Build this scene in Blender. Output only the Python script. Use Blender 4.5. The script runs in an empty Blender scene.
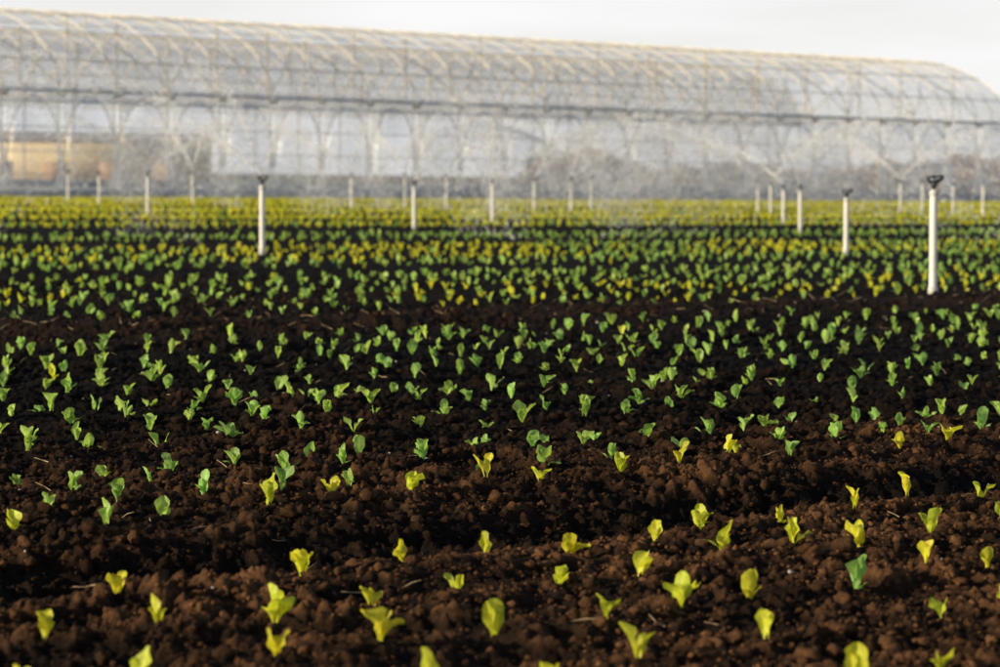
import bpy, math, numpy as np
from mathutils import Vector, Matrix
rng = np.random.default_rng(7)
scene = bpy.context.scene
YAW = math.radians(42)
U = np.array([math.cos(YAW), math.sin(YAW)])
N = np.array([-math.sin(YAW), math.cos(YAW)])

# ---------------------------------------------------------------- helpers
def mesh_np(name, verts, faces, mat=None, smooth=False, col=None, parent=None):
    verts = np.asarray(verts, dtype=np.float32).reshape(-1, 3)
    faces = np.asarray(faces, dtype=np.int32)
    k = faces.shape[1]
    me = bpy.data.meshes.new(name)
    me.vertices.add(len(verts)); me.vertices.foreach_set("co", verts.ravel())
    me.loops.add(faces.size); me.loops.foreach_set("vertex_index", faces.ravel())
    me.polygons.add(len(faces))
    me.polygons.foreach_set("loop_start", np.arange(0, faces.size, k, dtype=np.int32))
    me.polygons.foreach_set("loop_total", np.full(len(faces), k, dtype=np.int32))
    if smooth:
        me.polygons.foreach_set("use_smooth", np.ones(len(faces), dtype=bool))
    me.update(calc_edges=True)
    if col is not None:
        a = me.color_attributes.new("Col", 'FLOAT_COLOR', 'POINT')
        c = np.ones((len(verts), 4), dtype=np.float32); c[:, :3] = col
        a.data.foreach_set("color", c.ravel())
    ob = bpy.data.objects.new(name, me)
    scene.collection.objects.link(ob)
    if mat: me.materials.append(mat)
    if parent: ob.parent = parent
    return ob

def _h(ix, iy, seed):
    ix = ix.astype(np.int64); iy = iy.astype(np.int64)
    h = (ix * 374761393 + iy * 668265263 + seed * 2147483647) & 0xFFFFFFFF
    h = ((h ^ (h >> 13)) * 1274126177) & 0xFFFFFFFF
    h = ((h ^ (h >> 16)) * 2246822519) & 0xFFFFFFFF
    return ((h ^ (h >> 15)) & 0xFFFFFF) / float(0xFFFFFF)

def vnoise(x, y, seed=0):
    xi = np.floor(x); yi = np.floor(y)
    fx = x - xi; fy = y - yi
    fx = fx*fx*(3-2*fx); fy = fy*fy*(3-2*fy)
    a = _h(xi, yi, seed); b = _h(xi+1, yi, seed); c = _h(xi, yi+1, seed); d = _h(xi+1, yi+1, seed)
    return (a*(1-fx)+b*fx)*(1-fy) + (c*(1-fx)+d*fx)*fy

def lumps(x, y, cell, seed, dens=1.0):
    gx = x/cell; gy = y/cell
    xi = np.floor(gx); yi = np.floor(gy)
    out = np.zeros_like(x)
    for dx in (-1, 0, 1):
        for dy in (-1, 0, 1):
            cx = xi+dx; cy = yi+dy
            px = cx+_h(cx, cy, seed); py = cy+_h(cx, cy, seed+11)
            r = 0.25+0.55*_h(cx, cy, seed+23)**1.6
            on = _h(cx, cy, seed+31) < dens
            d2 = ((gx-px)**2+(gy-py)**2)/(r*r)
            hgt = np.where(on & (d2 < 1), r*np.sqrt(np.clip(1-d2, 0, 1)), 0)
            out = np.maximum(out, hgt)
    return out*cell

def sstep(a, b, x):
    t = np.clip((x-a)/(b-a), 0, 1); return t*t*(3-2*t)

def band(q, a, b, e):
    return sstep(a-e, a+e, q)*(1-sstep(b-e, b+e, q))

def height(x, y, fine=True, split=False):
    q = x*N[0]+y*N[1]; s = x*U[0]+y*U[1]
    wob = 0.12*(vnoise(s*0.8, q*0.8, 3)-0.5)
    qq = q+wob
    z = 0.04*(vnoise(x*0.5, y*0.5, 1)-0.5)
    z += 0.045*(vnoise(x*1.9, y*1.9, 2)-0.5)
    z -= 0.12*band(qq, 7.85, 8.55, 0.22)
    z += 0.03*band(qq, 8.85, 9.2, 0.15)
    z -= 0.08*band(qq, 10.6, 10.85, 0.16)
    z -= 0.07*band(qq, 13.45, 13.75, 0.18)
    z -= 0.06*band(qq, 16.2, 16.5, 0.18)
    z += 0.018*np.cos((qq-6.14)*2*math.pi/0.62)*(1-sstep(8, 9, qq))
    z += 0.016*np.cos((qq-9.03)*2*math.pi/0.58)*band(qq, 9, 19, 0.3)
    z += 0.08*band(qq, 19.6, 20.9, 0.6)
    z -= 0.06*band(qq, 21.2, 21.8, 0.3)
    z += 0.06*band(qq, 51.5, 53, 0.6)
    z0 = z.copy() if hasattr(z, 'copy') else z
    if fine:
        near = 1-sstep(25, 60, y)
        amp = 0.45+0.9*vnoise(x*0.9+9, y*0.9, 8)
        z = z+near*0.040*(vnoise(x*6, y*6, 4)-0.5)
        z += near*0.026*(vnoise(x*15, y*15, 5)-0.5)
        z += near*0.018*(vnoise(x*38, y*38, 6)-0.5)
        z += near*0.009*(vnoise(x*85, y*70, 7)-0.5)
        z += amp*0.38*lumps(x, y, 0.11, 40, 0.20)
        z += near*amp*0.6*lumps(x, y, 0.055, 60, 0.5)
        z += near*amp*0.8*lumps(x, y, 0.026, 80, 0.7)
    if split: return z, z-z0
    return z

def node_mat(name):
    m = bpy.data.materials.new(name); m.use_nodes = True
    nt = m.node_tree; nt.nodes.clear()
    out = nt.nodes.new("ShaderNodeOutputMaterial")
    return m, nt, out

def simple(name, col, rough=0.6, metal=0.0, var=0.15, scale=6.0, bump=0.0):
    m, nt, out = node_mat(name)
    p = nt.nodes.new("ShaderNodeBsdfPrincipled")
    p.inputs["Roughness"].default_value = rough; p.inputs["Metallic"].default_value = metal
    tc = nt.nodes.new("ShaderNodeTexCoord"); no = nt.nodes.new("ShaderNodeTexNoise")
    no.inputs["Scale"].default_value = scale; no.inputs["Detail"].default_value = 5
    r = nt.nodes.new("ShaderNodeValToRGB")
    r.color_ramp.elements[0].position = 0.3; r.color_ramp.elements[1].position = 0.7
    r.color_ramp.elements[0].color = (*[c*(1-var) for c in col], 1)
    r.color_ramp.elements[1].color = (*[min(1, c*(1+var)) for c in col], 1)
    nt.links.new(tc.outputs["Object"], no.inputs["Vector"])
    nt.links.new(no.outputs["Fac"], r.inputs["Fac"]); nt.links.new(r.outputs[0], p.inputs["Base Color"])
    nt.links.new(p.outputs[0], out.inputs[0])
    return m

# ---------------------------------------------------------------- materials
def soil_mat():
    m, nt, out = node_mat("soil")
    L = nt.links
    p = nt.nodes.new("ShaderNodeBsdfPrincipled")
    p.inputs["Roughness"].default_value = 0.92
    p.inputs["Specular IOR Level"].default_value = 0.10
    at = nt.nodes.new("ShaderNodeAttribute"); at.attribute_name = "Col"
    tc = nt.nodes.new("ShaderNodeTexCoord")
    n1 = nt.nodes.new("ShaderNodeTexNoise"); n1.inputs["Scale"].default_value = 26; n1.inputs["Detail"].default_value = 8; n1.inputs["Roughness"].default_value = 0.75
    L.new(tc.outputs["Object"], n1.inputs["Vector"])
    mr = nt.nodes.new("ShaderNodeMapRange"); mr.inputs[1].default_value = 0.35; mr.inputs[2].default_value = 0.68
    mr.inputs[3].default_value = 0.35; mr.inputs[4].default_value = 1.7
    L.new(n1.outputs["Fac"], mr.inputs[0])
    mx = nt.nodes.new("ShaderNodeVectorMath"); mx.operation = 'SCALE'
    L.new(at.outputs["Color"], mx.inputs[0]); L.new(mr.outputs[0], mx.inputs["Scale"])
    L.new(mx.outputs[0], p.inputs["Base Color"])
    n2 = nt.nodes.new("ShaderNodeTexNoise"); n2.inputs["Scale"].default_value = 90; n2.inputs["Detail"].default_value = 6; n2.inputs["Roughness"].default_value = 0.75
    L.new(tc.outputs["Object"], n2.inputs["Vector"])
    b = nt.nodes.new("ShaderNodeBump"); b.inputs["Strength"].default_value = 1.0; b.inputs["Distance"].default_value = 0.016
    L.new(n2.outputs["Fac"], b.inputs["Height"]); L.new(b.outputs[0], p.inputs["Normal"])
    L.new(p.outputs[0], out.inputs[0])
    return m
MSOIL = soil_mat()

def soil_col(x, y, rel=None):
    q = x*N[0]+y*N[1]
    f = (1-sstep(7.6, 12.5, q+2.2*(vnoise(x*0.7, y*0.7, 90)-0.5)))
    dry_lit = np.clip(f*(0.15+1.1*vnoise(x*2.3, y*2.3, 91)), 0, 1)  # front zone browned: dry crumb with its sunlit colour painted in
    top = sstep(0.012, 0.05, rel) if rel is not None else 0.6  # clod tops painted browner by relief: sunlight on them plus drier soil
    dry_lit = dry_lit*(0.2+1.2*top)
    dry_lit *= 1-0.9*band(q, 7.8, 8.6, 0.2)  # furrow painted dark: trench shade in the colour, plus damp soil
    dry_lit = dry_lit+0.22*top*sstep(0.35, 0.9, vnoise(x*1.1, y*1.1, 92))
    dry_lit = np.clip(dry_lit+0.2*band(q, 19.3, 21, 0.5)*vnoise(x*1.5, y*1.5, 93), 0, 1)
    wet_shade = np.array([0.0085, 0.0060, 0.0050]); br = np.array([0.155, 0.074, 0.034])
    c = wet_shade[None]*(1-dry_lit[:, None])+br[None]*dry_lit[:, None]
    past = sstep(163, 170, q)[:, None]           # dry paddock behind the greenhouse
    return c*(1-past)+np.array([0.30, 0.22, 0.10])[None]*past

def leaf_mat():
    m, nt, out = node_mat("lettuce_leaf"); L = nt.links
    at = nt.nodes.new("ShaderNodeAttribute"); at.attribute_name = "Col"
    p = nt.nodes.new("ShaderNodeBsdfPrincipled"); p.inputs["Roughness"].default_value = 0.45
    p.inputs["Specular IOR Level"].default_value = 0.4
    t = nt.nodes.new("ShaderNodeBsdfTranslucent")
    tc = nt.nodes.new("ShaderNodeTexCoord"); n1 = nt.nodes.new("ShaderNodeTexNoise"); n1.inputs["Scale"].default_value = 60; n1.inputs["Detail"].default_value = 4
    L.new(tc.outputs["Object"], n1.inputs["Vector"])
    mr = nt.nodes.new("ShaderNodeMapRange"); mr.inputs[1].default_value = 0.3; mr.inputs[2].default_value = 0.7
    mr.inputs[3].default_value = 0.78; mr.inputs[4].default_value = 1.18
    L.new(n1.outputs["Fac"], mr.inputs[0])
    mx = nt.nodes.new("ShaderNodeVectorMath"); mx.operation = 'SCALE'
    L.new(at.outputs["Color"], mx.inputs[0]); L.new(mr.outputs[0], mx.inputs["Scale"])
    L.new(mx.outputs[0], p.inputs["Base Color"])
    mt = nt.nodes.new("ShaderNodeVectorMath"); mt.operation = 'MULTIPLY'; mt.inputs[1].default_value = (1.35, 1.3, 0.75)
    L.new(mx.outputs[0], mt.inputs[0]); L.new(mt.outputs[0], t.inputs["Color"])
    b = nt.nodes.new("ShaderNodeBump"); b.inputs["Strength"].default_value = 0.7; b.inputs["Distance"].default_value = 0.006
    L.new(n1.outputs["Fac"], b.inputs["Height"]); L.new(b.outputs[0], p.inputs["Normal"])
    ms = nt.nodes.new("ShaderNodeMixShader"); ms.inputs[0].default_value = 0.44
    L.new(p.outputs[0], ms.inputs[1]); L.new(t.outputs[0], ms.inputs[2]); L.new(ms.outputs[0], out.inputs[0])
    return m
MLEAF = leaf_mat()

def film_mat(name, col, opac, var=0.12, scale=0.6):
    m, nt, out = node_mat(name); L = nt.links
    d = nt.nodes.new("ShaderNodeBsdfDiffuse"); t = nt.nodes.new("ShaderNodeBsdfTranslucent"); g = nt.nodes.new("ShaderNodeBsdfGlossy")
    g.inputs["Roughness"].default_value = 0.3
    d.inputs["Color"].default_value = (*col, 1); t.inputs["Color"].default_value = (*col, 1)
    a = nt.nodes.new("ShaderNodeMixShader"); a.inputs[0].default_value = 0.5
    L.new(d.outputs[0], a.inputs[1]); L.new(t.outputs[0], a.inputs[2])
    a2 = nt.nodes.new("ShaderNodeMixShader"); a2.inputs[0].default_value = 0.25
    L.new(a.outputs[0], a2.inputs[1]); L.new(g.outputs[0], a2.inputs[2])
    tr = nt.nodes.new("ShaderNodeBsdfTransparent")
    tc = nt.nodes.new("ShaderNodeTexCoord"); n1 = nt.nodes.new("ShaderNodeTexNoise"); n1.inputs["Scale"].default_value = scale; n1.inputs["Detail"].default_value = 4
    L.new(tc.outputs["Object"], n1.inputs["Vector"])
    mr = nt.nodes.new("ShaderNodeMapRange"); mr.inputs[1].default_value = 0.3; mr.inputs[2].default_value = 0.7
    mr.inputs[3].default_value = opac-var; mr.inputs[4].default_value = opac+var
    L.new(n1.outputs["Fac"], mr.inputs[0])
    f = nt.nodes.new("ShaderNodeMixShader"); L.new(mr.outputs[0], f.inputs[0])
    L.new(tr.outputs[0], f.inputs[1]); L.new(a2.outputs[0], f.inputs[2]); L.new(f.outputs[0], out.inputs[0])
    return m

# ---------------------------------------------------------------- ground sheet
def rows(a, b, r):
    n = int(math.log(b/a)/r); return a*np.exp(np.linspace(0, math.log(b/a), n, endpoint=False))
D = np.concatenate([np.array([-400, -100, -30, -8, 0, 3.0]), rows(5.4, 20, 0.0014), rows(20, 60, 0.0032), rows(60, 150, 0.009), rows(150, 4000, 0.06), [4200.]])
NC = 860
sc = np.linspace(-1, 1, NC)
outer = np.array([1.05, 1.2, 1.6, 2.5, 5, 12])
Dc = np.clip(D, 5.4, None)
half = 0.25*Dc+0.6
X = np.concatenate([-outer[::-1][None]*half[:, None]-0*D[:, None], sc[None]*half[:, None], outer[None]*half[:, None]], axis=1)
X[:, 0] = -3500; X[:, -1] = 3500
Y = np.repeat(D[:, None], X.shape[1], axis=1)
big = half > 250
for i in np.where(big)[0]:
    X[i] = np.linspace(-4500, 4500, X.shape[1])
shp = X.shape
xf = X.ravel(); yf = Y.ravel()
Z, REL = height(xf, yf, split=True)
Z *= (1-sstep(140, 220, np.abs(yf)))
nr, nc = shp
ii = (np.arange(nr-1)[:, None]*nc+np.arange(nc-1)[None]).ravel()
faces = np.stack([ii, ii+1, ii+1+nc, ii+nc], axis=1)
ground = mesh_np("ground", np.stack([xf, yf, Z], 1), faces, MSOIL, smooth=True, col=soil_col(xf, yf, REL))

# ---------------------------------------------------------------- soil clods
def ico(sub):
    import bmesh
    bm = bmesh.new(); bmesh.ops.create_icosphere(bm, subdivisions=sub, radius=1)
    v = np.array([x.co[:] for x in bm.verts]); f = np.array([[q.index for q in p.verts] for p in bm.faces]); bm.free(); return v, f
IV, IF = ico(2); JV, JF = ico(1)
def clods(n, dmin, dmax, rmin, rmax, V, F, pw=3.5, thr=0.5):
    d = np.sqrt(rng.uniform(dmin**2, dmax**2, n)); x = rng.uniform(-1, 1, n)*(0.22*d+0.5)
    keep = vnoise(x*1.3, d*1.3, 70)+0.35*rng.random(n) > thr
    d = d[keep]; x = x[keep]; n = len(d)
    z = height(x, d)
    r = rmin+(rmax-rmin)*rng.random(n)**pw
    sc3 = r[:, None]*rng.uniform(0.65, 1.25, (n, 3)); sc3[:, 2] *= 0.8
    out = np.empty((n, len(V), 3), dtype=np.float32)
    th = rng.uniform(0, 6.28, n); c, s = np.cos(th), np.sin(th)
    off = rng.uniform(0, 50, n)
    P = V[None]*(1+0.42*(vnoise((V[None, :, 0]*1.9+off[:, None]), (V[None, :, 1]*1.9+V[None, :, 2]*2.3+off[:, None]*2), 71)[..., None]-0.5)*2)
    P = P+0.10*rng.standard_normal((n, len(V), 3))
    P = P*sc3[:, None]
    out[..., 0] = P[..., 0]*c[:, None]-P[..., 1]*s[:, None]+x[:, None]
    out[..., 1] = P[..., 0]*s[:, None]+P[..., 1]*c[:, None]+d[:, None]
    out[..., 2] = P[..., 2]+z[:, None]+0.25*r[:, None]
    FF = (F[None]+np.arange(n)[:, None, None]*len(V)).reshape(-1, 3)
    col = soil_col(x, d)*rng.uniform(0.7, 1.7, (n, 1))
    return out.reshape(-1, 3), FF, np.repeat(col, len(V), 0)
parts = [clods(8000, 6.5, 16, 0.008, 0.034, IV, IF, 4.5), clods(26000, 6.5, 15, 0.004, 0.012, JV, JF, 1.5, 0.35), clods(8000, 15, 36, 0.010, 0.045, JV, JF)]
o = 0; vv = []; ff = []; cc = []
for a, b, c in parts:
    vv.append(a); ff.append(b+o); cc.append(c); o += len(a)
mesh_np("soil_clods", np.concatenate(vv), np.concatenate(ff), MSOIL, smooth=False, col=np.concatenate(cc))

# ---------------------------------------------------------------- seedlings
def leaves(base, az, L, W, p0, p1, cup, ruf, ph, nu, nv):
    n = len(L)
    t = np.linspace(0, 1, nu); s = np.linspace(-1, 1, nv)
    phi = p0[:, None]+p1[:, None]*t[None]
    dt = 1/(nu-1)
    r = np.concatenate([np.zeros((n, 1)), np.cumsum((np.sin(phi[:, 1:])+np.sin(phi[:, :-1]))/2*dt, 1)], 1)*L[:, None]
    z = np.concatenate([np.zeros((n, 1)), np.cumsum((np.cos(phi[:, 1:])+np.cos(phi[:, :-1]))/2*dt, 1)], 1)*L[:, None]
    prof = 0.13+0.87*sstep(0.05, 0.6, t)
    prof = prof*np.sqrt(np.clip(1-np.clip((t-0.62)/0.40, 0, 1)**2, 0.02, 1))
    w = W[:, None]*prof[None]*(1+0.12*np.sin(t[None]*14+ph[:, None]*3))
    ws = w[:, :, None]*s[None, None, :]
    off = cup[:, None, None]*np.abs(s)[None, None, :]**1.6*w[:, :, None] + ruf[:, None, None]*w[:, :, None]*np.sin(t[None, :, None]*11+ph[:, None, None]+s[None, None, :]*1.5)*np.abs(s)[None, None, :]
    tw = 0.6*np.sin(ph)[:, None, None]*t[None, :, None]
    a = r[:, :, None]-off*np.cos(phi)[:, :, None]
    zz = z[:, :, None]+off*np.sin(phi)[:, :, None]
    bx = ws*np.cos(tw); a = a+ws*np.sin(tw)
    c = np.cos(az)[:, None, None]; sn = np.sin(az)[:, None, None]
    P = np.stack([a*c-bx*sn, a*sn+bx*c, zz+0*a], -1)+base[:, None, None, :]
    i = (np.arange(nu-1)[:, None]*nv+np.arange(nv-1)[None]).ravel()
    f = np.stack([i, i+1, i+1+nv, i+nv], 1)
    F = (f[None]+np.arange(n)[:, None, None]*nu*nv).reshape(-1, 4)
    rib = (1+0.4*np.exp(-(s/0.22)**2))[None, None, :]*(1.3-0.35*t)[None, :, None]
    return P.reshape(-1, 3), F, np.broadcast_to(rib, (n, nu, nv)).reshape(-1)

rowq = [4.9, 5.52, 6.14, 6.8, 7.42]
q = 9.03
while q < 18.7:
    rowq.append(q); q += 0.58
q = 21.95
gaps = [(30.2, 31.6), (42.0, 45.0), (50, 56.5), (61, 65.5), (72.5, 76), (85, 91), (100, 104)]
while q < 119:
    if not any(a < q < b for a, b in gaps): rowq.append(q)
    q += 0.64 if q < 42 else 0.8
PX = []; PQ = []
for qq in rowq:
    s = np.arange(-60, 200, 0.40 if qq < 20 else (0.43 if qq < 56 else 0.36)); s = s+rng.uniform(0, 0.4)
    s = s+rng.normal(0, 0.035, len(s)); qv = qq+rng.normal(0, 0.022, len(s))
    x = s*U[0]+qv*N[0]; y = s*U[1]+qv*N[1]
    k = (y > 5) & (np.abs(x) < 0.23*y+0.8) & (rng.random(len(s)) > 0.06)
    PX.append(np.stack([x[k], y[k]], 1)); PQ.append(np.full(k.sum(), qq))
PX = np.concatenate(PX); PQ = np.concatenate(PQ)
def plant_color(q, xy):
    n = len(q)
    r = rng.random(n)
    patch = vnoise(xy[:, 0]*0.35+5, xy[:, 1]*0.12, 44)
    py = np.where(q < 8, 0.95, 0.015)
    py = np.where((q > 8.9) & (q < 9.1), 0.92, py)
    py = np.where((q > 9.5) & (q < 9.7), 0.18, py)
    py = np.where((q > 21.8) & (q < 26), 0.5*(patch > 0.6), py)
    py = np.where((q > 34.5) & (q < 42.3), 0.3+0.6*(patch > 0.4), py)
    py = np.where((q > 56) & (q < 61.5), 0.7, py)
    py = np.where((q > 64) & (q < 86), 0.92, py)
    py = np.where(q > 89, 1.0, py)
    yel = r < py
    g = np.array([0.29, 0.49, 0.14]); g2 = np.array([0.44, 0.60, 0.14]); yv = np.array([0.76, 0.67, 0.05]); y2 = np.array([0.56, 0.63, 0.06])
    m = rng.random((n, 1))
    c = np.where(yel[:, None], yv*(1-m)+y2*m, g*(1-m)+g2*m)
    c = np.where((q > 62)[:, None] & yel[:, None], c*np.array([1.12, 1.06, 1.0]), c)
    return c*rng.uniform(0.8, 1.2, (n, 1)), yel
COL, YEL = plant_color(PQ, PX)
VV = []; FF = []; CC = []; cnt = 0
for lo, hi, nu, nv in ((0, 17, 10, 7), (17, 30, 6, 5), (30, 60, 5, 3), (60, 300, 4, 3)):
    k = (PX[:, 1] >= lo) & (PX[:, 1] < hi)
    xy = PX[k]; col = COL[k]; n = len(xy)
    zg = height(xy[:, 0], xy[:, 1], fine=lo < 30)
    big = rng.uniform(0.70, 1.16, n)*(1.0+0.12*sstep(24, 45, xy[:, 1])+0.3*sstep(60, 100, xy[:, 1]))
    paz = rng.uniform(0, 6.28, n)
    nl = rng.integers(2, 6, n) if lo < 30 else rng.integers(3, 6, n)
    for j in range(5):
        kk = nl > j; m = kk.sum()
        b = np.concatenate([xy[kk]+rng.normal(0, 0.006, (m, 2)), zg[kk][:, None]-0.004], 1)
        outer_l = j >= 3
        L = big[kk]*(rng.uniform(0.085, 0.125, m) if j < 2 else rng.uniform(0.055, 0.10, m))
        W = L*rng.uniform(0.19, 0.31, m)
        az = paz[kk]+j*2.4+rng.normal(0, 0.5, m)
        p0 = rng.uniform(0.0, 0.35, m)+(0.25 if outer_l else 0)
        p1 = rng.uniform(-0.05, 1.0, m)+(0.4 if outer_l else 0)
        P, F, rib = leaves(b, az, L, W, p0, p1, rng.uniform(-0.2, 0.9, m), rng.uniform(0.12, 0.42, m), rng.uniform(0, 6.28, m), nu, nv)
        c = np.repeat(col[kk]*rng.uniform(0.85, 1.15, (m, 1)), nu*nv, 0)*rib[:, None]
        VV.append(P); FF.append(F+cnt); CC.append(c); cnt += len(P)
mesh_np("lettuce_seedlings", np.concatenate(VV), np.concatenate(FF), MLEAF, smooth=True, col=np.clip(np.concatenate(CC), 0, 0.82))

# ---------------------------------------------------------------- tubes
class Geo:
    def __init__(s): s.v = []; s.f = []; s.n = 0
    def tube(s, pts, r, k=6):
        pts = np.asarray(pts, float)
        if np.isscalar(r): r = np.full(len(pts), r)
        m = len(pts)
        tan = np.gradient(pts, axis=0); tan /= np.linalg.norm(tan, axis=1)[:, None]
        up = np.array([0, 0, 1.0]) if abs(tan[0, 2]) < 0.9 else np.array([1.0, 0, 0])
        a = np.cross(tan, up); a /= np.maximum(np.linalg.norm(a, axis=1)[:, None], 1e-6)
        b = np.cross(tan, a)
        th = np.arange(k)*2*math.pi/k
        ring = pts[:, None]+r[:, None, None]*(a[:, None]*np.cos(th)[None, :, None]+b[:, None]*np.sin(th)[None, :, None])
        s.v.append(ring.reshape(-1, 3))
        for i in range(m-1):
            for j in range(k):
                j2 = (j+1) % k
                s.f.append([s.n+i*k+j, s.n+i*k+j2, s.n+(i+1)*k+j2, s.n+(i+1)*k+j])
        for base in (s.n, s.n+(m-1)*k):
            for j in range(1, k-2, 2):
                s.f.append([base, base+j, base+j+1, base+j+2])
        s.n += m*k
    def box(s, c, ax, ay, az):
        c = np.asarray(c, float); ax = np.asarray(ax, float); ay = np.asarray(ay, float); az = np.asarray(az, float)
        P = [c+i*ax+j*ay+k*az for k in (-1, 1) for j in (-1, 1) for i in (-1, 1)]
        s.v.append(np.array(P))
        for f in ((0, 1, 3, 2), (4, 6, 7, 5), (0, 4, 5, 1), (2, 3, 7, 6), (0, 2, 6, 4), (1, 5, 7, 3)):
            s.f.append([s.n+i for i in f])
        s.n += 8
    def grid(s, P):
        nu, nv = P.shape[:2]
        s.v.append(P.reshape(-1, 3))
        i = (np.arange(nu-1)[:, None]*nv+np.arange(nv-1)[None]).ravel()+s.n
        s.f.extend(np.stack([i, i+1, i+1+nv, i+nv], 1).tolist()); s.n += nu*nv
    def make(s, name, mat, smooth=False, parent=None):
        return mesh_np(name, np.concatenate(s.v), np.array(s.f), mat, smooth=smooth, parent=parent)

def empty(name, loc=(0, 0, 0)):
    e = bpy.data.objects.new(name, None); e.location = loc; e.empty_display_size = 0.3
    scene.collection.objects.link(e); return e

# ---------------------------------------------------------------- greenhouse
def vecG(ds, dq):
    return np.array([ds*U[0]+dq*N[0], ds*U[1]+dq*N[1], 0.0])
def G(s, q, z):
    s, q, z = np.broadcast_arrays(np.asarray(s, float), np.asarray(q, float), np.asarray(z, float))
    return np.stack([s*U[0]+q*N[0], s*U[1]+q*N[1], z], -1)
BAY = 3.5
S0, S1, Q0, W_, HG, HR = 46.0, 46.0+33*BAY, 125.0, 10.0, 5.65, 10.4
gh = empty("greenhouse")
M_roof = film_mat("roof_film", (0.88, 0.91, 0.97), 0.24, 0.09, 0.25)
M_wall = film_mat("wall_film", (0.72, 0.81, 0.98), 0.42, 0.13, 0.35)
M_wall2 = film_mat("wall_film_doubled", (0.95, 0.95, 0.95), 0.50, 0.10, 0.5)
M_frame = simple("galvanised_frame", (0.88, 0.80, 0.68), 0.5)
M_gut = simple("gutter_metal", (0.42, 0.45, 0.50), 0.5)
def arch(qc, w, th, zg=HG, zr=HR):
    return qc-w*np.cos(th), zg+(zr-zg)*np.sin(th)
film = Geo(); frame = Geo(); gut = Geo(); wall = Geo(); wall2 = Geo(); skirt = Geo()
th = np.linspace(0, math.pi, 25)
for span in range(2):
    qc = Q0+W_+span*2*W_
    ss = np.arange(S0, S1+0.01, BAY/4)
    aq, az_ = arch(qc, W_, th)
    sag = 1-0.012*np.abs(np.sin(math.pi*(ss-S0)/(BAY/2)))
    P = G(ss[:, None], (qc+(aq-qc)[None]*sag[:, None]), HG+(az_-HG)[None]*sag[:, None])
    film.grid(P)
    u_ = np.linspace(0, 1, 6)
    P = G(S1, aq[None]+0*u_[:, None], HG+(az_-HG)[None]*u_[:, None]); film.grid(P)
    P = G(S1, aq[None]+0*u_[:, None], 0.3+(HG-0.32)*u_[:, None]+0*aq[None]); film.grid(P)
    for i, s in enumerate(np.arange(S0, S1+0.01, BAY/2)):
        frame.tube(G(s, aq, az_), 0.05 if i % 2 == 0 else 0.028, 4)
    for s in np.arange(S0, S1+0.01, BAY*3):
        frame.tube(G(s, [qc-W_, qc+W_], [HG+.1, HG+.1]), 0.04, 4)
        for dq in (-5, 0, 5):
            zt = HG+(HR-HG)*math.sqrt(1-(dq/W_)**2)
            frame.tube(G(s, [qc+dq, qc+dq], [HG, zt]), 0.07, 4)
        frame.tube(G(s, [qc-W_+.2, qc-5, qc, qc+5, qc+W_-.2], [HG+.1, HG+3.6, HG+.3, HG+3.6, HG+.1]), 0.03, 4)
    for tt in (0.35, 0.75, 1.15, math.pi/2, 2.0, 2.4, 2.8):
        a, b = arch(qc, W_, tt)
        frame.tube(G([S0, S1], a, b), 0.03, 4)
    if span == 0:
        for s in np.arange(S0, S1-BAY*2+.1, BAY*2):
            tt = np.linspace(0.05, 1.5, 8); a, b = arch(qc, W_, tt)
            frame.tube(G(np.linspace(s, s+BAY*2, 8), a, b), 0.033, 4)
            frame.tube(G(np.linspace(s+BAY*2, s, 8), a, b), 0.033, 4)
    gut.box(G((S0+S1)/2, qc-W_, HG-.02), vecG((S1-S0)/2, 0), vecG(0, 0.16), (0, 0, 0.08))
    for s in np.arange(S0, S1+0.01, BAY):
        frame.tube(G(s, [qc-W_, qc-W_], [0, HG]), 0.06, 6)
        if span == 0: frame.box(G(s, qc-W_-0.30, HG-0.2), vecG(0.17, 0), vecG(0, 0.1), (0, 0, 0.18))
for s in np.arange(S0, S1-0.01, BAY):
    un = np.linspace(-1, 1, 17)[:, None]; v = np.linspace(0, 1, 15)[None]
    zt = 1.6+(HG-0.35-1.6)*np.sqrt(np.clip(1-np.abs(un)**2.0, 0, 1))
    z = 0.55+(zt-0.55)*v
    A = BAY/2+un*BAY/2*0.97
    bul = 1.3*np.sqrt(np.clip(1-un**2, 0, 1))*np.sqrt(np.clip(1-v**3, 0, 1))
    bul = bul*(0.85+0.15*vnoise(A*1.3+s, z*1.1, 55))
    wall.grid(G(s+A, Q0-0.25-bul, z))
    zz = zt+(HG-0.13-zt)*v
    wall2.grid(G(s+A, Q0-0.25+0*zz, zz))
    t2 = np.linspace(0, math.pi, 15)
    frame.tube(G(s+BAY/2-BAY/2*0.97*np.cos(t2), Q0-0.33, 1.6+(HG-0.35-1.6)*np.sin(t2)), 0.04, 4)
for z in (1.2, 2.4, 3.7):
    frame.tube(G([S0, S1], Q0-.0, z), 0.03, 4)
skirt.box(G((S0+S1)/2, Q0-.02, 0.28), vecG((S1-S0)/2, 0), vecG(0, 0.04), (0, 0, 0.28))
film.make("roof_film", M_roof, True, gh)
frame.make("frame", M_frame, False, gh)
gut.make("gutters", M_gut, False, gh)
wall.make("wall_film", M_wall, True, gh)
wall2.make("wall_film_upper", M_wall2, True, gh)
skirt.make("wall_skirt", simple("skirt_panel", (0.55, 0.58, 0.62), 0.6), False, gh)
bench = Geo()
for qv in np.arange(Q0+3, Q0+38, 4.5):
    for s in np.arange(S0+2, S1-8, 9.5):
        l = rng.uniform(3.2, 4.2)
        bench.box(G(s+4, qv, 0.75), vecG(l, 0), vecG(0, 0.8), (0, 0, 0.05))
        for e in (-l+.3, l-.3): bench.box(G(s+4+e, qv, 0.35), vecG(0.05, 0), vecG(0, 0.7), (0, 0, 0.345))
bench.make("growing_benches", simple("bench", (0.35, 0.37, 0.40), 0.7), False, gh)
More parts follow.
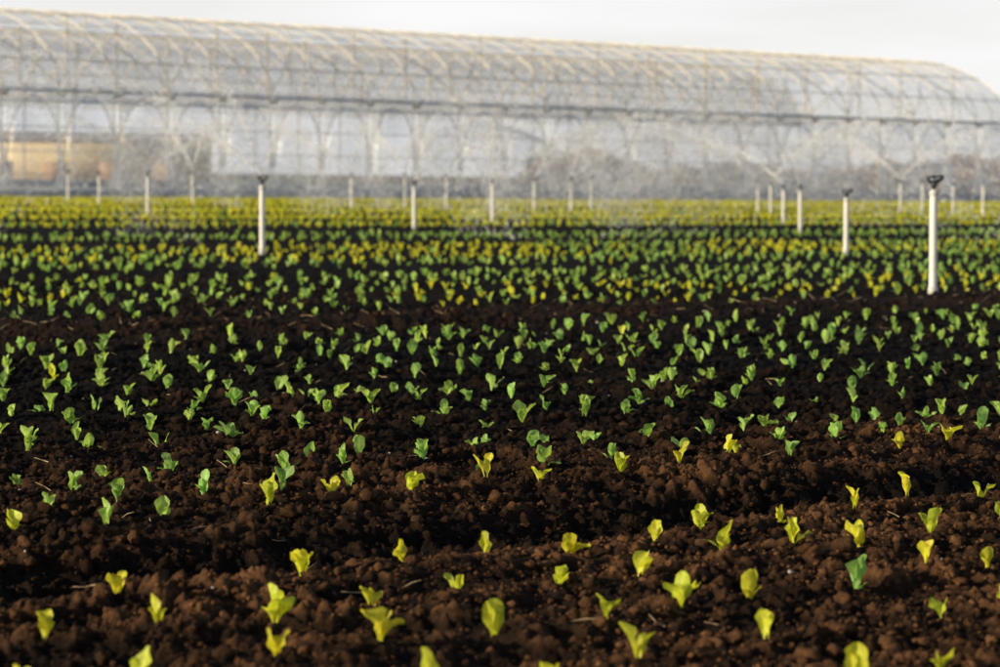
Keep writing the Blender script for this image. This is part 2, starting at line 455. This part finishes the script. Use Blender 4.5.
floor = Geo()
floor.grid(G(np.linspace(S0, S1, 12)[:, None], np.linspace(Q0+.1, Q0+4*W_, 6)[None], 0.06))
floor.make("weed_mat_floor", simple("pale_gravel_floor", (0.42, 0.42, 0.42), 0.9, scale=1.5), False, gh)

# ---------------------------------------------------------------- distant things
shed = empty("distant_shed")
g = Geo(); r_ = Geo(); dr = Geo()
cx, cy = -52.0, 330.0
g.box((cx, cy, 2.5), (17, 0, 0), (0, 6, 0), (0, 0, 2.5))
r_.v.append(np.array([[cx-17.5, cy-6.5, 4.95], [cx+17.5, cy-6.5, 4.95], [cx+17.5, cy, 6.0], [cx-17.5, cy, 6.0], [cx+17.5, cy+6.5, 4.95], [cx-17.5, cy+6.5, 4.95]]))
r_.f += [[0, 1, 2, 3], [3, 2, 4, 5]]; r_.n = 6
for i in range(5): dr.box((cx-13+i*6.5, cy-6.03, 1.2), (1.4, 0, 0), (0, 0.04, 0), (0, 0, 1.2))
g.make("walls", simple("shed_wall", (1.0, 0.74, 0.42), 0.8), False, shed)
r_.make("roof", simple("shed_roof", (0.6, 0.52, 0.46), 0.6), False, shed)
dr.make("doors", simple("shed_door", (0.45, 0.28, 0.16), 0.7), False, shed)

# continuous low windbreak hedge in the distance, uneven crown of small leaf clumps
ncl = 1500
hx = rng.uniform(-135, 135, ncl); hy = rng.uniform(385, 400, ncl)
hh = 1.4+3.4*vnoise(hx*0.09, hx*0+3, 31)**1.3+0.8*vnoise(hx*0.5, hx*0, 32)
keep = vnoise(hx*0.045+3, hx*0, 33) > 0.30
hx, hy, hh = hx[keep], hy[keep], hh[keep]; ncl = len(hx)
cz = hh*rng.uniform(0.1, 1.0, ncl)
allp = (np.stack([hx, hy, cz], 1)[:, None]+rng.normal(0, 1, (ncl, 34, 3))*np.array([0.8, 0.8, 0.35])).reshape(-1, 3)
allp[:, 2] = np.abs(allp[:, 2]); m = len(allp)
tri = allp[:, None]+rng.normal(0, 0.26, (m, 4, 3))
tg = Geo()
for i in range(0, ncl, 12):
    tg.tube([(hx[i], hy[i], 0), (hx[i]+rng.normal(0, .2), hy[i], hh[i]*0.6), (hx[i]+rng.normal(0, .3), hy[i], hh[i]*0.8)], np.array([0.16, 0.10, 0.04]), 6)
V = np.concatenate([np.concatenate(tg.v), tri.reshape(-1, 3)]); F = np.concatenate([np.array(tg.f), tg.n+np.arange(m*4).reshape(-1, 4)])
mesh_np("distant_tree_line", V, F, simple("distant_foliage", (0.34, 0.22, 0.10), 0.9, var=0.5, scale=0.15))

# ---------------------------------------------------------------- sprinklers
M_pvc = simple("white_pvc", (0.82, 0.80, 0.76), 0.45, var=0.06, scale=9)
M_blk = simple("sprinkler_plastic", (0.03, 0.035, 0.04), 0.4)
M_grey = simple("pipe_coupling", (0.62, 0.60, 0.56), 0.5)
def sprinkler(x, y, H, rot):
    z0 = float(height(np.array([x]), np.array([y]), fine=False)[0])
    e = empty("irrigation_sprinkler", (x, y, z0))
    e.rotation_euler = (rng.normal(0, 0.006), -0.011+rng.normal(0, 0.004), 0)
    g = Geo(); R = 0.048
    g.tube([(0, 0, -0.2), (0, 0, 0.3), (0, 0, H*0.6), (0, 0, H-0.03), (0, 0, H-0.01), (0, 0, H)], np.array([R, R, R, R*0.99, R*0.9, R*0.6]), 16)
    g.make("riser_pipe", M_pvc, True, e)
    g = Geo()
    g.tube([(0, 0, 0.02), (0, 0, 0.03), (0, 0, 0.11), (0, 0, 0.12)], np.array([R+.002, R+.012, R+.012, R+.002]), 16)
    g.tube([(0, 0, H-0.08), (0, 0, H-0.07), (0, 0, H-0.02), (0, 0, H-0.015)], np.array([R+.001, R+.006, R+.006, R+.001]), 16)
    g.make("couplings", M_grey, False, e)
    g = Geo(); c, s = math.cos(rot), math.sin(rot)
    def T(a, b, z): return (a*c-b*s, a*s+b*c, H+z)
    g.tube([T(0, 0, -0.01), T(0, 0, 0.03), T(0, 0, 0.035), T(0, 0, 0.07), T(0, 0, 0.09)], np.array([0.022, 0.022, 0.034, 0.034, 0.025]), 12)
    g.tube([T(0, 0, 0.07), T(0.05, 0, 0.10), T(0.11, 0, 0.135), T(0.125, 0, 0.143)], np.array([0.024, 0.022, 0.016, 0.012]), 10)
    g.tube([T(0, 0, 0.07), T(-0.05, 0, 0.095), T(-0.095, 0, 0.12)], np.array([0.022, 0.019, 0.013]), 10)
    g.tube([T(0, 0, 0.09), T(0, 0, 0.15)], np.array([0.010, 0.010]), 8)
    g.tube([T(-0.09, 0.01, 0.135), T(-0.03, 0.012, 0.155), T(0.04, 0.012, 0.155), T(0.09, 0.0, 0.165), T(0.12, 0, 0.15)], np.array([0.014, 0.010, 0.010, 0.012, 0.016]), 8)
    g.tube([T(0, 0, 0.148), T(0, 0, 0.172)], np.array([0.026, 0.018]), 10)
    g.make("impact_head", M_blk, False, e)
posts = [(5.11, 32.8, 1.26), (-4.03, 46.9, 1.19), (6.47, 52.1, 1.08), (-2.25, 71.9, 1.1), (-10.9, 85.7, 1.25), (-0.27, 84.4, 1.15), (8.0, 74.4, 1.1), (8.87, 87.4, 1.1),
 (-16.2, 112, 1.2), (-18.7, 120, 1.25), (-13.1, 118, 1.3), (-6.1, 113, 1.3), (-4.1, 118, 1.35), (-2.4, 121, 1.3), (1.26, 107, 1.2), (2.8, 112, 1.25), (3.8, 118, 1.25),
 (10.6, 115, 1.25), (10.55, 109, 1.2), (17.9, 124.8, 1.3), (18.4, 121.6, 1.3), (19.0, 117, 1.25), (19.5, 112.6, 1.25), (-8.85, 103, 1.15)]
for i, (x, y, H) in enumerate(posts):
    sprinkler(x, y, H, rng.uniform(-0.5, 0.5) if i < 4 else rng.uniform(0, 6.28))

# ---------------------------------------------------------------- spray
def streaks(p, v, ln, w):
    n = len(p)
    v = v/np.linalg.norm(v, axis=1)[:, None]
    side = np.cross(v, rng.normal(0, 1, (n, 3))); side /= np.linalg.norm(side, axis=1)[:, None]
    a = p-v*ln[:, None]/2; b = p+v*ln[:, None]/2; sd = side*w[:, None]/2
    return np.stack([a-sd, a+sd, b+sd, b-sd], 1)
allq = []
for i, (x, y, H) in enumerate(posts):
    if i in (0, 2, 8, 9, 20, 21, 22): continue
    for jet in range(2):
        az = rng.uniform(0, 2*math.pi) if i != 1 else (1.9, 2.6)[jet]
        n = 3000
        t = rng.random(n)**0.8*1.75
        sp = 10.5*(1-0.35*rng.random(n)**2); el = math.radians(34)
        d = np.array([math.cos(az), math.sin(az)])
        disp = rng.normal(0, 1, (n, 3))*(0.02+0.17*t[:, None])*np.array([0.6, 0.6, 0.45])
        P = np.stack([x+d[0]*sp*math.cos(el)*t*0.85, y+d[1]*sp*math.cos(el)*t*0.85, H+0.14+sp*math.sin(el)*t-4.0*t*t], 1)+disp
        Vv = np.stack([d[0]*sp*.8, d[1]*sp*.8, sp*math.sin(el)-8*t], 1)
        k = (P[:, 2] > 0.05) & (P[:, 0]*N[0]+P[:, 1]*N[1] < Q0-1.8)
        k2 = k.sum()
        fac = y/90
        allq.append(streaks(P[k], Vv[k], rng.uniform(0.05, 0.16, k2), rng.uniform(0.011, 0.024, k2)*fac))
for (cs_, cq, ss_, sq, sz, n) in [(90, 119, 6, 2.5, 2.2, 20000), (118, 118, 6, 2.5, 1.8, 16000), (132, 117, 5, 3, 2.0, 15000), (110, 119, 26, 2, 0.9, 26000), (76, 119, 8, 2, 0.9, 5000)]:
    s = rng.normal(cs_, ss_, n); qv = np.minimum(rng.normal(cq, sq, n), Q0-1.9-rng.random(n)); z = np.abs(rng.normal(0.2, sz, n))+.1
    P = G(s, qv, z)
    P = P[vnoise(s*0.35+z*0.5, z*0.45+qv*0.2, 66) > 0.33]
    allq.append(streaks(P, np.tile([0.6, 0, -0.8], (len(P), 1))+rng.normal(0, .3, (len(P), 3)), rng.uniform(0.04, 0.11, len(P)), rng.uniform(0.013, 0.028, len(P))))
allq = np.concatenate(allq)
m, nt, out = node_mat("water_droplets")
d = nt.nodes.new("ShaderNodeBsdfDiffuse"); t = nt.nodes.new("ShaderNodeBsdfTranslucent")
d.inputs[0].default_value = (0.98, 0.98, 1, 1); t.inputs[0].default_value = (0.98, 0.98, 1, 1)
ms = nt.nodes.new("ShaderNodeMixShader"); nt.links.new(d.outputs[0], ms.inputs[1]); nt.links.new(t.outputs[0], ms.inputs[2])
tr = nt.nodes.new("ShaderNodeBsdfTransparent"); m2 = nt.nodes.new("ShaderNodeMixShader"); m2.inputs[0].default_value = 0.75
nt.links.new(tr.outputs[0], m2.inputs[1]); nt.links.new(ms.outputs[0], m2.inputs[2]); nt.links.new(m2.outputs[0], out.inputs[0])
mesh_np("sprinkler_spray", allq.reshape(-1, 3), np.arange(len(allq)*4).reshape(-1, 4), m)

# ---------------------------------------------------------------- straw and stones
n = 520
d_ = np.sqrt(rng.uniform(7**2, 32**2, n)); x_ = rng.uniform(-1, 1, n)*(0.2*d_+.4)
extra = rng.random(n) < 0.4
s_ = rng.uniform(3, 36, n); qv = rng.normal(20.2, 0.5, n)
x_ = np.where(extra, s_*U[0]+qv*N[0], x_); d_ = np.where(extra, s_*U[1]+qv*N[1], d_)
z_ = height(x_, d_)
st = Geo()
for i in range(n):
    a = rng.uniform(0, 6.28); l = rng.uniform(0.02, 0.10)*(1.6 if extra[i] else 1); e = rng.uniform(-0.1, 0.6)
    v = np.array([math.cos(a)*math.cos(e), math.sin(a)*math.cos(e), math.sin(e)])*l
    b = np.array([x_[i], d_[i], z_[i]+0.008])
    st.tube([b, b+v*0.5+rng.normal(0, .004, 3), b+v], np.array([0.0022, 0.002, 0.0012])*(1.3 if extra[i] else 1), 4)
st.make("straw_debris", simple("dry_straw", (0.42, 0.30, 0.17), 0.8, var=0.4))
vs, fs, cs = clods(300, 7, 30, 0.004, 0.013, IV, IF)
mesh_np("pebbles", vs+np.array([0, 0, 0.006]), fs, simple("pebble", (0.42, 0.37, 0.32), 0.7, var=0.35, scale=3))

# ---------------------------------------------------------------- light
S = Vector((-0.86, -0.36, 0)).normalized(); EL = math.radians(16)
sd = Vector((S.x*math.cos(EL), S.y*math.cos(EL), math.sin(EL)))
sl = bpy.data.lights.new("sun", 'SUN'); sl.energy = 5.0; sl.angle = math.radians(0.55); sl.color = (1.0, 0.86, 0.60)
so = bpy.data.objects.new("sun", sl); so.rotation_euler = (-sd).to_track_quat('-Z', 'Y').to_euler(); so.location = sd*50
scene.collection.objects.link(so)
w = bpy.data.worlds.new("World"); scene.world = w; w.use_nodes = True
nt = w.node_tree; bg = nt.nodes["Background"]; Lk = nt.links
sky = nt.nodes.new("ShaderNodeTexSky"); sky.sky_type = 'NISHITA'; sky.sun_disc = False
sky.sun_elevation = EL; sky.sun_rotation = math.atan2(S.x, S.y); sky.air_density = 1.0; sky.dust_density = 1.0; sky.ozone_density = 1.0
tc = nt.nodes.new("ShaderNodeTexCoord"); mp = nt.nodes.new("ShaderNodeMapping"); mp.inputs["Scale"].default_value = (3, 3, 22)
no = nt.nodes.new("ShaderNodeTexNoise"); no.inputs["Scale"].default_value = 2.2; no.inputs["Detail"].default_value = 6
Lk.new(tc.outputs["Generated"], mp.inputs[0]); Lk.new(mp.outputs[0], no.inputs["Vector"])
rp = nt.nodes.new("ShaderNodeMapRange"); rp.inputs[1].default_value = 0.35; rp.inputs[2].default_value = 0.7; rp.inputs[3].default_value = 0.84; rp.inputs[4].default_value = 1.0
Lk.new(no.outputs["Fac"], rp.inputs[0])
sx = nt.nodes.new("ShaderNodeSeparateXYZ"); Lk.new(tc.outputs["Generated"], sx.inputs[0])
hz = nt.nodes.new("ShaderNodeMapRange"); hz.interpolation_type = 'SMOOTHSTEP'; hz.inputs[1].default_value = 0.06; hz.inputs[2].default_value = 0.36; hz.inputs[3].default_value = 1.0; hz.inputs[4].default_value = 0.0
Lk.new(sx.outputs["Z"], hz.inputs[0])
mu = nt.nodes.new("ShaderNodeMath"); mu.operation = 'MULTIPLY'; Lk.new(rp.outputs[0], mu.inputs[0]); Lk.new(hz.outputs[0], mu.inputs[1])
mx = nt.nodes.new("ShaderNodeMixRGB"); mx.inputs[2].default_value = (10.7, 10.7, 10.7, 1)
Lk.new(mu.outputs[0], mx.inputs[0]); Lk.new(sky.outputs[0], mx.inputs[1]); Lk.new(mx.outputs[0], bg.inputs["Color"])
bg.inputs["Strength"].default_value = 0.09

# ---------------------------------------------------------------- camera
cd = bpy.data.cameras.new("camera"); cam = bpy.data.objects.new("camera", cd); scene.collection.objects.link(cam)
cd.lens = 100; cd.sensor_width = 36; cd.clip_end = 8000; cd.clip_start = 0.1
pitch = math.atan(157.5/2778)
M = Matrix.Rotation(math.radians(90)-pitch, 4, 'X') @ Matrix.Rotation(math.radians(0.72), 4, 'Z')
cam.matrix_world = Matrix.Translation((0, 0, 1.4)) @ M
cd.dof.use_dof = True; cd.dof.focus_distance = 13.0; cd.dof.aperture_fstop = 3.6
scene.camera = cam
scene.view_settings.view_transform = 'Standard'; scene.view_settings.look = 'None'; scene.view_settings.exposure = 0
